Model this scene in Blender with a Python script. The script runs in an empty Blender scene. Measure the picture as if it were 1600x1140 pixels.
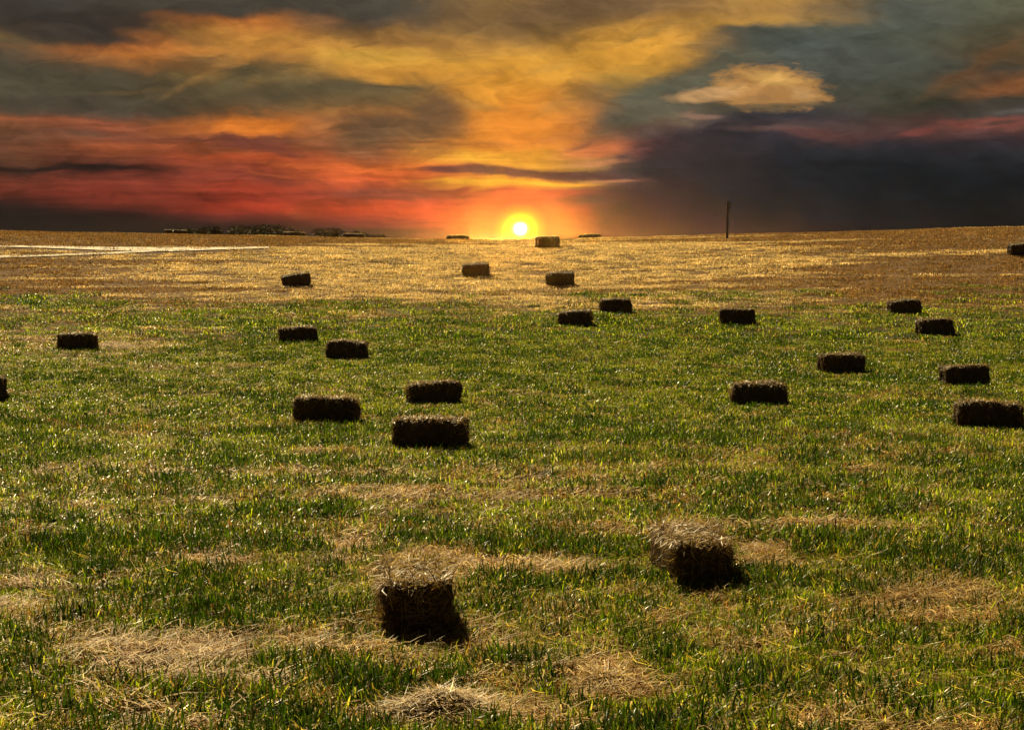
import bpy, math, random
import numpy as np
from mathutils import Vector, Matrix

random.seed(7)
RNG = np.random.default_rng(11)
SC = bpy.context.scene
COL = SC.collection

# ------------------------------------------------------------------ camera
F = 2800.0                      # focal length in photograph pixels (1600 wide)
YH = 396.0                      # true horizon row in the photograph
CAM_H = 2.46
PITCH = math.atan((570.0 - YH) / F)
cam_d = bpy.data.cameras.new('camera')
cam_d.sensor_width = 36.0
cam_d.lens = F / 1600.0 * 36.0
cam_d.clip_start = 0.1
cam_d.clip_end = 8000.0
cam = bpy.data.objects.new('camera', cam_d)
COL.objects.link(cam)
cam.location = (0, 0, CAM_H)
cam.rotation_euler = (math.radians(90) - PITCH, 0, 0)
SC.camera = cam

# ------------------------------------------------------------------ exposure
SC.view_settings.view_transform = 'Standard'
SC.view_settings.look = 'None'
SC.view_settings.gamma = 1.0
SC.view_settings.exposure = 0.95
SC.view_settings.use_curve_mapping = False
try:
    SC.cycles.max_bounces = 6
    SC.cycles.diffuse_bounces = 3
    SC.cycles.glossy_bounces = 2
    SC.cycles.transmission_bounces = 3
    SC.cycles.sample_clamp_indirect = 3.0
except Exception:
    pass

# ------------------------------------------------------------------ sun
SUN_EL = math.radians(40.0)
SUN_AZ = math.radians(-21.0)          # from +Y, negative is to the left: the light comes from behind the field
sun_d = bpy.data.lights.new('sun', 'SUN')
sun_d.energy = 5.0
sun_d.angle = math.radians(0.5)
sun_d.color = (1.0, 0.80, 0.44)
sun = bpy.data.objects.new('sun', sun_d)
COL.objects.link(sun)
sdir = Vector((math.sin(SUN_AZ) * math.cos(SUN_EL), math.cos(SUN_AZ) * math.cos(SUN_EL), math.sin(SUN_EL)))
sun.rotation_euler = sdir.to_track_quat('Z', 'Y').to_euler()
sun.location = sdir * 60


def lin(hexs):
    h = hexs.lstrip('#')
    out = []
    for i in (0, 2, 4):
        c = int(h[i:i + 2], 16) / 255.0
        out.append(c / 12.92 if c <= 0.04045 else ((c + 0.055) / 1.055) ** 2.4)
    return (out[0], out[1], out[2], 1.0)


# ------------------------------------------------------------------ sky
world = bpy.data.worlds.new('World')
SC.world = world
world.use_nodes = True
try:
    world.cycles.sampling_method = 'MANUAL'
    world.cycles.sample_map_resolution = 2048
except Exception:
    pass
WN, WL = world.node_tree.nodes, world.node_tree.links
WN.clear()


class G:
    """small helper that writes node graphs as expressions"""
    def __init__(self, nodes, links):
        self.n, self.l = nodes, links

    def put(self, sock, v):
        if isinstance(v, (int, float, tuple, list)):
            sock.default_value = v
        else:
            self.l.new(v, sock)

    def m(self, op, a, b=0.0, c=0.0, clamp=False):
        k = self.n.new('ShaderNodeMath'); k.operation = op; k.use_clamp = clamp
        self.put(k.inputs[0], a); self.put(k.inputs[1], b); self.put(k.inputs[2], c)
        return k.outputs[0]

    def xyz(self, x, y, z=0.0):
        k = self.n.new('ShaderNodeCombineXYZ')
        self.put(k.inputs[0], x); self.put(k.inputs[1], y); self.put(k.inputs[2], z)
        return k.outputs[0]

    def noise(self, vec, scale=1.0, detail=4.0, rough=0.55, dist=0.0):
        k = self.n.new('ShaderNodeTexNoise')
        self.put(k.inputs['Vector'], vec)
        k.inputs['Scale'].default_value = scale
        k.inputs['Detail'].default_value = detail
        k.inputs['Roughness'].default_value = rough
        k.inputs['Distortion'].default_value = dist
        return k.outputs[0]

    def mix(self, f, a, b, kind='MIX', clampf=True):
        k = self.n.new('ShaderNodeMix'); k.data_type = 'RGBA'; k.blend_type = kind; k.clamp_factor = clampf
        self.put(k.inputs[0], f); self.put(k.inputs[6], a); self.put(k.inputs[7], b)
        return k.outputs[2]

    def rng(self, v, a, b, c=0.0, d=1.0, smooth=True):
        k = self.n.new('ShaderNodeMapRange')
        k.interpolation_type = 'SMOOTHSTEP' if smooth else 'LINEAR'
        self.put(k.inputs[0], v)
        for i, q in enumerate((a, b, c, d)):
            k.inputs[i + 1].default_value = q
        return k.outputs[0]

    def ramp(self, v, stops, interp='LINEAR'):
        k = self.n.new('ShaderNodeValToRGB'); cr = k.color_ramp
        cr.interpolation = interp
        while len(cr.elements) < len(stops):
            cr.elements.new(0.5)
        for e, (p, c) in zip(cr.elements, stops):
            e.position = p; e.color = c
        self.put(k.inputs[0], v)
        return k.outputs[0]


g = G(WN, WL)
tc = WN.new('ShaderNodeTexCoord')
sep = WN.new('ShaderNodeSeparateXYZ')
WL.new(tc.outputs['Generated'], sep.inputs[0])
az = g.m('ARCTAN2', sep.outputs[0], sep.outputs[1])
el = g.m('ARCSINE', sep.outputs[2])
U0 = g.m('MULTIPLY_ADD', az, 2800.0, 800.0)      # azimuth, in units of 1/2800 radian
V0 = g.m('MULTIPLY_ADD', el, -2800.0, 396.0)     # elevation likewise, downwards
# billowing distortion of the cloud layout: long in azimuth, short in elevation
pA = g.xyz(g.m('DIVIDE', U0, 170.0), g.m('DIVIDE', V0, 62.0), 0.0)
pB = g.xyz(g.m('DIVIDE', U0, 170.0), g.m('DIVIDE', V0, 62.0), 7.3)
nA = g.m('SUBTRACT', g.noise(pA, 1.0, 5.0, 0.55), 0.5)
nB = g.m('SUBTRACT', g.noise(pB, 1.0, 5.0, 0.55), 0.5)
pC = g.xyz(g.m('DIVIDE', U0, 85.0), g.m('DIVIDE', g.m('MULTIPLY_ADD', U0, 0.10, V0), 30.0), 3.1)
nC = g.m('SUBTRACT', g.noise(pC, 1.0, 5.0, 0.5, 0.7), 0.5)
hz = g.rng(V0, 250.0, 370.0, 1.0, 0.12)
U = g.m('ADD', U0, g.m('ADD', g.m('MULTIPLY', nA, 110.0), g.m('MULTIPLY', nC, 60.0)))
V = g.m('ADD', V0, g.m('MULTIPLY', g.m('ADD', g.m('MULTIPLY', nB, 34.0), g.m('MULTIPLY', nC, 34.0)), hz))
UB = g.m('ADD', U0, g.m('MULTIPLY', nA, 60.0))
VB = g.m('ADD', V0, g.m('MULTIPLY', g.m('ADD', g.m('MULTIPLY', nB, 22.0), g.m('MULTIPLY', nC, 12.0)), hz))

COLS = [
 (0,   "0:3f3c36 25:3c3934 48:42392e 62:8a6638 78:665638 100:504a3b 125:4b4638 150:4a4333 178:4d4430 196:7c4a2c 225:64402c 250:5a3826 268:3a221a 285:6a3424 302:52281e 325:2a1c1a 350:1c1716 375:181614"),
 (200, "0:443f36 25:3e382f 50:3a3028 76:46382a 90:b4672c 102:b06a2e 115:8a5a30 126:52462f 150:54482f 178:4e4436 200:86492f 215:7a4430 235:9a4e2c 255:6a3626 268:301c18 285:7a3426 308:802f20 325:5a241c 338:301a1a 352:201818 375:181614"),
 (400, "0:4b4538 27:463c30 40:b0682e 62:c8883a 90:c4843a 110:705836 130:846636 150:4c4632 175:6a4e30 196:c8702a 212:d2742a 223:6a3a2a 240:8a4426 251:b8502a 275:8a3c2a 290:a03c26 310:923222 326:a03420 341:6a2a24 356:2a1c1e 375:1c1818"),
 (600, "0:46433a 30:504638 45:6a5238 62:a07438 76:c08a3a 100:cf983a 124:cc8e38 140:5e5238 160:8a6636 176:a87038 192:7a583a 215:6c5234 236:8a5636 254:c0602e 262:d8682e 281:d86030 300:944432 315:a4402a 331:d24a2a 346:8e3630 360:4c2428 375:3a2026"),
 (800, "0:8a6a3c 25:86643a 50:96703c 75:b0803c 100:d89a38 125:dd9832 150:de9230 176:e08c30 200:e4882c 226:e68a2a 246:f0b030 258:e8a838 268:5c3234 279:b87030 287:f0b030 300:c84a38 326:ee5034 346:ea5a30 362:c84c30 375:a84030"),
 (1000,"0:7a5c3a 26:80603a 50:c08a3c 76:d29638 100:d29638 124:b0863c 142:6a5a3a 160:5e5640 186:6a5844 200:604a40 214:5c4842 236:8a5044 250:5a4444 263:463a3c 276:3c3438 285:604844 300:3a3034 326:34292c 350:3c2830 375:3a242a"),
 (1200,"0:b08440 26:a87c40 44:b4863e 56:58594c 76:4c5450 100:50524a 125:4a4c44 168:50493e 188:36353a 203:50403e 220:5a3c38 236:28282e 262:1f2328 300:1a1e22 340:1e1e22 360:2c2022 375:2c2020"),
 (1400,"0:5c5a48 26:58594e 50:54564a 76:50513f 100:47483c 125:46453a 150:42402f 176:3c3a2e 190:44382e 204:4c3833 214:563a36 231:2e2a2e 260:202226 300:14181c 340:161819 375:1c1818"),
 (1600,"0:5c5c50 26:56563f 50:54503a 76:5a4c34 100:5e482e 120:4c4434 136:70482c 156:6c452c 170:423a2e 185:4a4440 200:7a443a 213:64403a 229:3a2e32 250:26262a 290:15181a 320:1c1a1a 350:181614 375:181512"),
]
VMIN, VMAX = -160.0, 380.0
T = g.m('DIVIDE', g.m('SUBTRACT', V, VMIN), VMAX - VMIN)
sky = None
for i, (u, txt) in enumerate(COLS):
    stops = [(0.0, lin('403c34'))]
    first = txt.split()[0].split(':')[1]
    stops.append(((-40 - VMIN) / (VMAX - VMIN), lin(first)))
    for s in txt.split():
        y, c = s.split(':')
        stops.append(((float(y) - VMIN) / (VMAX - VMIN), lin(c)))
    c = g.ramp(T, stops)
    if sky is None:
        sky = c
    else:
        sky = g.mix(g.rng(U, u - 200.0, u), sky, c)

sky = g.mix(g.rng(V0, -160.0, -1600.0), sky, lin('2c2c2a'))
PV = g.xyz(UB, VB, 0.0)
pD = g.xyz(g.m('DIVIDE', U0, 46.0), g.m('DIVIDE', V0, 17.0), 5.7)
nD = g.m('SUBTRACT', g.noise(pD, 1.0, 5.0, 0.62, 0.4), 0.5)


def blob(sky, cx, cy, rx, ry, colr, a=1.0, rot=0.0, inner=0.55, rag=0.7):
    s = WN.new('ShaderNodeVectorMath'); s.operation = 'SUBTRACT'
    WL.new(PV, s.inputs[0]); s.inputs[1].default_value = (cx, cy, 0)
    src = s.outputs[0]
    if rot:
        r = WN.new('ShaderNodeVectorRotate'); r.rotation_type = 'Z_AXIS'
        WL.new(src, r.inputs['Vector']); r.inputs['Angle'].default_value = -math.radians(rot)
        src = r.outputs[0]
    d = WN.new('ShaderNodeVectorMath'); d.operation = 'DIVIDE'
    WL.new(src, d.inputs[0]); d.inputs[1].default_value = (rx, ry, 1)
    ln = WN.new('ShaderNodeVectorMath'); ln.operation = 'LENGTH'
    WL.new(d.outputs[0], ln.inputs[0])
    f = g.rng(g.m('MULTIPLY_ADD', nD, rag, ln.outputs['Value']), inner, 1.25, a, 0.0)
    return g.mix(f, sky, lin(colr))


BLOBS = [  # cx, cy, rx, ry, colour, strength, turn (degrees, clockwise), softness
 (70, 52, 190, 30, '3a332c', .9, 9, .5), (330, 12, 260, 24, '433d33', .8, 2, .5),
 (590, 22, 60, 30, '4a453a', .85, -12, .3), (500, 45, 70, 14, '6a5238', .5, 10, .3),
 (890, 26, 170, 40, '6e5538', .8, -10, .4), (640, 72, 130, 14, '8a6238', .55, 6, .3),
 (120, 140, 190, 42, '4c4535', .75, 6, .4), (330, 150, 130, 22, '54462f', .7, -4, .4),
 (375, 128, 70, 14, '5c5034', .8, -30, .3), (520, 142, 150, 26, '5e5238', .75, 8, .3),
 (690, 182, 66, 36, '695038', .85, 8, .35), (590, 205, 110, 22, '6c5036', .7, 0, .3),
 (330, 122, 90, 6, 'c48c42', .2, -30, .1), (215, 152, 100, 5, '8a6a42', .25, -6, .1),
 (400, 202, 62, 14, 'd8782a', .9, 2, .4), (400, 232, 110, 10, '6a362a', .7, 12, .3),
 (490, 215, 44, 22, 'a8643a', .5, 0, .3),
 (150, 267, 190, 5, '2a1a17', .9, 0, .4), (430, 283, 100, 9, '7a3a2c', .55, 2, .3),
 (640, 262, 90, 4, 'e0702e', .5, 0, .3), (610, 306, 110, 9, '8a4232', .75, 2, .3),
 (800, 205, 90, 95, 'e28e2e', .6, 0, .1), (760, 150, 60, 30, 'de9834', .5, 0, .2),
 (850, 60, 40, 18, '8a6a3a', .4, -14, .2), (950, 95, 180, 22, 'da9a38', .7, -16, .3),
 (830, 272, 180, 7, '4a2c34', .85, 2, .5), (800, 287, 150, 5, 'f0a832', .85, 1, .4),
 (960, 284, 60, 3, 'c0805a', .5, 0, .3), (700, 268, 60, 5, '6a3a34', .6, 4, .3), (770, 247, 70, 10, 'f0b038', .5, -4, .3),
 (920, 235, 70, 17, 'd87848', .75, -10, .3), (900, 228, 30, 5, '5a3c3c', .5, -20, .2), (930, 255, 60, 5, 'e09060', .55, -4, .3),
 (1080, 128, 190, 30, '55584a', .85, -25, .4), (1020, 172, 110, 24, '5c5644', .8, -18, .4),
 (1330, 90, 160, 80, '51554c', .55, 0, .2),
 (1190, 143, 84, 33, 'b8854a', .95, 3, .72, 1.5), (1105, 151, 66, 12, 'c89a66', .9, -6, .5, .9), (1205, 128, 50, 13, 'd6a658', .75, 10, .3, 1.6), (1150, 140, 26, 10, 'd0a060', .6, 0, .2, 1.4), (1250, 152, 20, 12, 'd4a468', .6, 30, .2, 1.4), (1185, 158, 40, 7, '8e6a44', .5, 0, .2, 1.4),
 (1180, 172, 120, 7, '56503f', .7, 0, .4),
 (1095, 184, 40, 5, '94705c', .6, 4, .4),
 (1120, 250, 138, 56, '2c2b31', .92, 0, .72), (1200, 290, 240, 60, '1f2328', .6, 0, .5),
 (1190, 206, 80, 6, '6e544c', .5, 2, .3), (1250, 214, 60, 8, '6e4640', .55, 4, .3),
 (1525, 198, 72, 9, '7e463a', .8, -3, .3), (1540, 199, 34, 4, '4c3a34', .7, -3, .3), (1430, 213, 34, 6, '84463e', .7, -8, .3),
 (1560, 146, 90, 16, '80502e', .8, -12, .2), (1500, 120, 110, 12, '6c4a2c', .55, -28, .2), (1580, 182, 60, 5, '6c625c', .5, -2, .3),
 (1350, 300, 330, 70, '15191d', .5, 0, .4),
 (110, 174, 210, 20, '4c4336', .8, 1, .5), (300, 176, 90, 12, '4c422f', .6, 0, .3), (90, 197, 120, 4, '9a5638', .6, 1, .3), (210, 204, 60, 3, 'a85c3c', .6, -2, .3), (60, 222, 110, 12, '64422e', .5, 0, .2), (150, 214, 60, 5, '544232', .5, 0, .2), (230, 232, 80, 6, 'a4542e', .5, 2, .2),
 (815, 205, 90, 60, 'e0822e', .5, 0, .1), (752, 168, 60, 9, 'a87a3c', .6, 8, .2), (868, 168, 46, 8, 'b8813c', .5, -20, .2), (862, 218, 44, 8, 'b8703a', .55, -12, .2), (770, 225, 60, 6, 'c4783a', .5, 4, .2), (700, 95, 90, 8, 'a8783a', .5, 5, .2), (860, 110, 70, 8, 'b88a40', .4, -14, .2), (1010, 60, 80, 7, 'a07a3c', .5, -18, .2), (455, 95, 60, 10, '9a6c38', .4, 6, .2),
 (560, 165, 130, 14, '6a5436', .6, 4, .2), (510, 200, 46, 5, 'c07840', .45, -10, .2), (470, 262, 120, 4, 'd0652f', .5, 2, .2), (460, 278, 90, 3, 'c86034', .5, 4, .2),
 (985, 328, 110, 44, '34262c', .85, 0, .1), (890, 318, 70, 9, '7a3036', .6, 2, .1), (880, 352, 80, 5, 'a83a38', .5, 0, .1), (930, 312, 70, 9, '3e2a30', .7, 0, .3), (930, 356, 70, 9, '5a2434', .6, 0, .2),
 (120, 354, 430, 26, '1c1615', .9, 3, .35), (130, 304, 280, 18, '6a2a1e', .55, 2, .2), (330, 262, 120, 10, '8a3e28', .45, 0, .2), (520, 366, 170, 12, '2e1c1e', .8, 1, .3), (700, 370, 70, 6, '6a2c30', .5, 0, .2),
 (560, 90, 120, 12, 'd0a040', .5, 4, .2), (250, 75, 60, 14, 'b46c30', .5, 8, .2), (740, 120, 90, 8, 'b88038', .4, -6, .2),
]
for b in BLOBS:
    sky = blob(sky, *b)
# fine wispy variation
wis = g.noise(g.xyz(g.m('DIVIDE', g.m('MULTIPLY_ADD', nC, 60.0, U), 120.0), g.m('DIVIDE', g.m('MULTIPLY_ADD', nC, 40.0, V), 40.0), 11.0), 1.0, 5.0, 0.5, 0.5)
streak = g.noise(g.xyz(g.m('DIVIDE', U0, 150.0), g.m('DIVIDE', g.m('MULTIPLY_ADD', nC, 14.0, V0), 7.0), 2.0), 1.0, 3.0, 0.5)
low = g.m('MULTIPLY', g.m('MULTIPLY', g.rng(V0, 170.0, 235.0), g.rng(U0, 760.0, 1050.0, 1.0, 0.25)), 1.0)
wisf = g.m('MULTIPLY_ADD', g.m('SUBTRACT', wis, 0.5), 1.25, 0.96)
wis2 = g.noise(g.xyz(g.m('DIVIDE', g.m('MULTIPLY_ADD', nC, 50.0, U0), 58.0), g.m('DIVIDE', g.m('ADD', g.m('MULTIPLY_ADD', nC, 36.0, V0), g.m('MULTIPLY', U0, -0.12)), 22.0), 4.0), 1.0, 6.0, 0.58, 0.9)
wisf = g.m('MULTIPLY', wisf, g.m('MULTIPLY_ADD', g.m('SUBTRACT', wis2, 0.5), 0.9, 1.0))
wisf = g.m('MULTIPLY', wisf, g.m('MULTIPLY_ADD', g.m('MULTIPLY', g.m('SUBTRACT', streak, 0.5), low), 1.1, 1.0))
wk = WN.new('ShaderNodeVectorMath'); wk.operation = 'SCALE'
WL.new(sky, wk.inputs[0]); WL.new(wisf, wk.inputs['Scale'])
sky = wk.outputs[0]
# the low sun's disc and its glow in the cloud
SX, SY = 813.0, 358.0
SUN_DISC = 25000.0        # the low sun's own brightness: it lights the haze
du = g.m('SUBTRACT', U0, SX); dv = g.m('SUBTRACT', V0, SY)
rr = g.m('SQRT', g.m('ADD', g.m('MULTIPLY', du, du), g.m('MULTIPLY', g.m('MULTIPLY', dv, dv), 1.25)))
rg = g.m('SQRT', g.m('ADD', g.m('MULTIPLY', g.m('MULTIPLY', du, du), 0.45), g.m('MULTIPLY', dv, dv)))
glow = g.rng(rg, 8.0, 92.0, 0.85, 0.0)
sky = g.mix(glow, sky, lin('f2502c'))
sky = g.mix(g.rng(rr, 14.0, 48.0, 0.9, 0.0), sky, lin('f8a818'))
sky = g.mix(g.rng(rr, 12.0, 32.0, 1.0, 0.0), sky, (1.0, 0.80, 0.02, 1))
sky = g.mix(g.rng(rr, 6.0, 17.0, 1.0, 0.0), sky, (1.6, 1.5, 0.55, 1))
sky = g.mix(g.rng(rr, 6.5, 9.0, 1.0, 0.0), sky, (SUN_DISC, SUN_DISC * .40, SUN_DISC * .05, 1))

bgc = WN.new('ShaderNodeBackground'); WL.new(sky, bgc.inputs[0]); bgc.inputs[1].default_value = 0.52
nis = WN.new('ShaderNodeTexSky'); nis.sky_type = 'NISHITA'; nis.sun_disc = False
nis.sun_elevation = SUN_EL; nis.sun_rotation = SUN_AZ
bgn = WN.new('ShaderNodeBackground'); WL.new(nis.outputs[0], bgn.inputs[0]); bgn.inputs[1].default_value = 0.05
mxs = WN.new('ShaderNodeMixShader'); mxs.inputs[0].default_value = 0.996      # the cloud cover lets a little clear sky through
WL.new(bgn.outputs[0], mxs.inputs[1]); WL.new(bgc.outputs[0], mxs.inputs[2])
wo = WN.new('ShaderNodeOutputWorld'); WL.new(mxs.outputs[0], wo.inputs[0])


# ------------------------------------------------------------------ helpers
def tag(o, label=None, cat=None, group=None, kind=None):
    if label: o['label'] = label
    if cat: o['category'] = cat
    if group: o['group'] = group
    if kind: o['kind'] = kind
    return o


def mesh_obj(name, verts, faces, mat=None, parent=None, cols=None, smooth=False, link=True):
    me = bpy.data.meshes.new(name)
    verts = np.asarray(verts, dtype=np.float32)
    if isinstance(faces, np.ndarray):
        nf, k = faces.shape
        me.vertices.add(len(verts)); me.vertices.foreach_set('co', verts.ravel())
        me.loops.add(nf * k); me.loops.foreach_set('vertex_index', faces.astype(np.int32).ravel())
        me.polygons.add(nf)
        me.polygons.foreach_set('loop_start', np.arange(nf, dtype=np.int32) * k)
        me.update(calc_edges=True)
    else:
        me.from_pydata([tuple(v) for v in verts], [], faces)
        me.update()
    me.validate()
    if cols is not None:
        at = me.color_attributes.new('col', 'FLOAT_COLOR', 'POINT')
        c4 = np.ones((len(verts), 4), dtype=np.float32); c4[:, :3] = cols
        at.data.foreach_set('color', c4.ravel())
    if smooth:
        me.polygons.foreach_set('use_smooth', np.ones(len(me.polygons), dtype=bool))
    if mat: me.materials.append(mat)
    o = bpy.data.objects.new(name, me)
    if link: COL.objects.link(o)
    if parent: o.parent = parent
    return o


def hash2(ix, iy, seed):
    h = (ix.astype(np.int64) * 374761393 + iy.astype(np.int64) * 668265263 + seed * 1442695041) & 0x7fffffff
    h = ((h ^ (h >> 13)) * 1274126177) & 0x7fffffff
    return ((h ^ (h >> 16)) & 0xffff) / 65535.0


def vnoise(x, y, seed=0):
    x = np.asarray(x, float); y = np.asarray(y, float)
    ix, iy = np.floor(x), np.floor(y)
    fx, fy = x - ix, y - iy
    fx = fx * fx * (3 - 2 * fx); fy = fy * fy * (3 - 2 * fy)
    a, b = hash2(ix, iy, seed), hash2(ix + 1, iy, seed)
    c, d = hash2(ix, iy + 1, seed), hash2(ix + 1, iy + 1, seed)
    return (a * (1 - fx) + b * fx) * (1 - fy) + (c * (1 - fx) + d * fx) * fy


def fbm(x, y, seed=0, oct=4):
    s, a, t = 0.0, 1.0, 0.0
    for i in range(oct):
        s = s + a * vnoise(np.asarray(x) * 2 ** i, np.asarray(y) * 2 ** i, seed + 31 * i); t += a; a *= 0.5
    return s / t


def sstep(a, b, x):
    t = np.clip((np.asarray(x, float) - a) / (b - a), 0, 1)
    return t * t * (3 - 2 * t)


PD = [-4000, 0, 10, 20, 30, 36, 41, 45, 48, 52, 57, 60, 63.5, 67, 70, 73, 76, 80, 85, 90, 120, 200, 400, 5000]
PZ = [0, 0, 0, 0, -.06, .0, .12, .33, .53, .83, 1.37, 1.73, 2.25, 2.68, 2.88, 2.98, 3.02, 3.0, 2.84, 2.6, 1.3, -1.0, -3, -6]


def height(x, y):
    x = np.asarray(x, float); y = np.asarray(y, float)
    z = np.zeros(np.broadcast(x, y).shape)
    for dy, w in ((-1.6, .25), (0, .5), (1.6, .25)):
        z = z + w * np.interp(y + dy, PD, PZ)
    yy = np.clip(y, 20, 120)
    u = np.clip(800 + F * x / yy, -700, 2300)
    q = np.where(u > 850, ((u - 850) / 750) * .56, ((700 - u) / 700) * .38)
    q = np.maximum(q, 0)
    side = q * np.clip(q, 0.15, .6) / .6 * (1.25 if False else 1.0)
    z = z + np.where(u > 850, q, q) * sstep(46, 78, y) * (1 - sstep(140, 400, y))
    n = (fbm(x / 3.1, y / 3.1, 5, 3) - .5) * .07 + (fbm(x / .8, y / .8, 9, 2) - .5) * .03
    return z + n * (1 - sstep(70, 110, np.abs(y)))


CP, SP = math.cos(PITCH), math.sin(PITCH)


def ray(px, py):
    a, b = (px - 800) / F, (570 - py) / F       # right, up
    v = Vector((a, CP + b * SP, -SP + b * CP))
    return v


def ground_at(px, py, lift=0.0):
    """the first place where the line of sight meets the terrain"""
    v = ray(px, py)
    y = np.arange(7.5, 130, .02)
    x = v.x / v.y * y
    zr = CAM_H + v.z / v.y * y
    hit = np.nonzero(zr <= height(x, y) + lift)[0]
    k = hit[0] if len(hit) else int(np.argmin(zr - height(x, y)))
    return float(x[k]), float(y[k]), float(height(x[k], y[k]))


def project(x, y, z):
    zc = y * CP - (z - CAM_H) * SP
    up = y * SP + (z - CAM_H) * CP
    return 800 + F * x / zc, 570 - F * up / zc


# ------------------------------------------------------------------ materials
def new_mat(name):
    m = bpy.data.materials.new(name); m.use_nodes = True
    m.node_tree.nodes.clear()
    return m, m.node_tree.nodes, m.node_tree.links


def blade_material(name, translucency, rough, spec, tint_attr=True, gain=1.0, through=(1.25, 1.2, .7)):
    m, n, l = new_mat(name)
    q = G(n, l)
    at = n.new('ShaderNodeAttribute'); at.attribute_name = 'col'
    colr = at.outputs['Color']
    if tint_attr:
        oi = n.new('ShaderNodeObjectInfo')
        f = q.m('MULTIPLY_ADD', oi.outputs['Random'], 0.9 * gain, 0.55 * gain)
    else:
        geo = n.new('ShaderNodeNewGeometry')
        f = q.m('MULTIPLY_ADD', geo.outputs['Random Per Island'], 0.7 * gain, 0.6 * gain)
    sc = n.new('ShaderNodeVectorMath'); sc.operation = 'SCALE'
    l.new(colr, sc.inputs[0]); l.new(f, sc.inputs['Scale'])
    p = n.new('ShaderNodeBsdfPrincipled')
    l.new(sc.outputs[0], p.inputs['Base Color'])
    p.inputs['Roughness'].default_value = rough
    p.inputs['Specular IOR Level'].default_value = spec
    t = n.new('ShaderNodeBsdfTranslucent')
    tv = n.new('ShaderNodeVectorMath'); tv.operation = 'MULTIPLY'; l.new(sc.outputs[0], tv.inputs[0]); tv.inputs[1].default_value = through
    l.new(tv.outputs[0], t.inputs[0])
    mx = n.new('ShaderNodeMixShader'); mx.inputs[0].default_value = translucency
    l.new(p.outputs[0], mx.inputs[1]); l.new(t.outputs[0], mx.inputs[2])
    o = n.new('ShaderNodeOutputMaterial'); l.new(mx.outputs[0], o.inputs[0])
    return m


M_GRASS = blade_material('grass_blade', 0.46, 0.36, 0.2, through=(1.3, 1.33, .45))
M_STRAW = blade_material('straw_stalk', 0.30, 0.55, 0.14)
M_HAYST = blade_material('hay_stalk', 0.25, 0.5, 0.3, tint_attr=False)

# hay of the bale bodies
M_HAY, n_, l_ = new_mat('pressed_hay')
q = G(n_, l_)
tcx = n_.new('ShaderNodeTexCoord')
mp = n_.new('ShaderNodeMapping'); mp.inputs['Scale'].default_value = (60, 14, 60)
l_.new(tcx.outputs['Object'], mp.inputs[0])
na = q.noise(mp.outputs[0], 1.0, 6.0, 0.65, 1.5)
nb = q.noise(tcx.outputs['Object'], 7.0, 3.0, 0.5)
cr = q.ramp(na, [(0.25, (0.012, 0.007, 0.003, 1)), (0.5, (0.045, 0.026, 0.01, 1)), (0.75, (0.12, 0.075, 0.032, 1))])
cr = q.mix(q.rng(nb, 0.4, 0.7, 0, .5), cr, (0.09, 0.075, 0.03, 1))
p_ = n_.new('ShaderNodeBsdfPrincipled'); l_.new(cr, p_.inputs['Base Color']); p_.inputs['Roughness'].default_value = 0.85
p_.inputs['Specular IOR Level'].default_value = 0.15
bm_ = n_.new('ShaderNodeBump'); bm_.inputs['Strength'].default_value = 1.0; bm_.inputs['Distance'].default_value = 0.02
l_.new(na, bm_.inputs['Height']); l_.new(bm_.outputs[0], p_.inputs['Normal'])
o_ = n_.new('ShaderNodeOutputMaterial'); l_.new(p_.outputs[0], o_.inputs[0])


def plain(name, c, rough=0.8, var=0.4, scale=20):
    m, n, l = new_mat(name); k = G(n, l)
    t = n.new('ShaderNodeTexCoord')
    nz = k.noise(t.outputs['Object'], scale, 5, .6)
    dark = tuple(v * (1 - var) for v in c) + (1,); lite = tuple(v * (1 + var) for v in c) + (1,)
    r = k.ramp(nz, [(.3, dark), (.7, lite)])
    p = n.new('ShaderNodeBsdfPrincipled'); l.new(r, p.inputs['Base Color']); p.inputs['Roughness'].default_value = rough
    p.inputs['Specular IOR Level'].default_value = 0.2
    o = n.new('ShaderNodeOutputMaterial'); l.new(p.outputs[0], o.inputs[0])
    return m


M_TWINE = plain('baler_twine', (0.16, 0.11, 0.05), .8, .3, 60)
M_POST = plain('weathered_wood', (0.03, 0.025, 0.02), .85, .4, 12)
M_METAL = plain('grey_metal', (0.03, 0.03, 0.03), .6, .2, 12)
M_BARK = plain('bark', (0.06, 0.045, 0.03), .9, .4, 9)
M_TRACK = plain('dry_track', (0.56, 0.50, 0.40), .95, .4, 2.2)

# soil and thatch below the grass: reads the straw share from the terrain's own attribute
M_SOIL, n_, l_ = new_mat('field_soil')
q = G(n_, l_)
at_ = n_.new('ShaderNodeAttribute'); at_.attribute_name = 'straw'
tcx = n_.new('ShaderNodeTexCoord')
na = q.noise(tcx.outputs['Object'], 9.0, 8.0, 0.7)
nb = q.noise(tcx.outputs['Object'], 45.0, 4.0, 0.7)
gr = q.ramp(na, [(.3, (0.008, 0.012, 0.003, 1)), (.7, (0.03, 0.036, 0.008, 1))])
stw = q.ramp(nb, [(.3, (0.05, 0.024, 0.009, 1)), (.7, (0.20, 0.11, 0.04, 1))])
cc = q.mix(at_.outputs['Fac'], gr, stw)
p_ = n_.new('ShaderNodeBsdfPrincipled'); l_.new(cc, p_.inputs['Base Color']); p_.inputs['Roughness'].default_value = 0.95
p_.inputs['Specular IOR Level'].default_value = 0.1
bm_ = n_.new('ShaderNodeBump'); bm_.inputs['Strength'].default_value = 0.8; bm_.inputs['Distance'].default_value = 0.03
l_.new(nb, bm_.inputs['Height']); l_.new(bm_.outputs[0], p_.inputs['Normal'])
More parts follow.
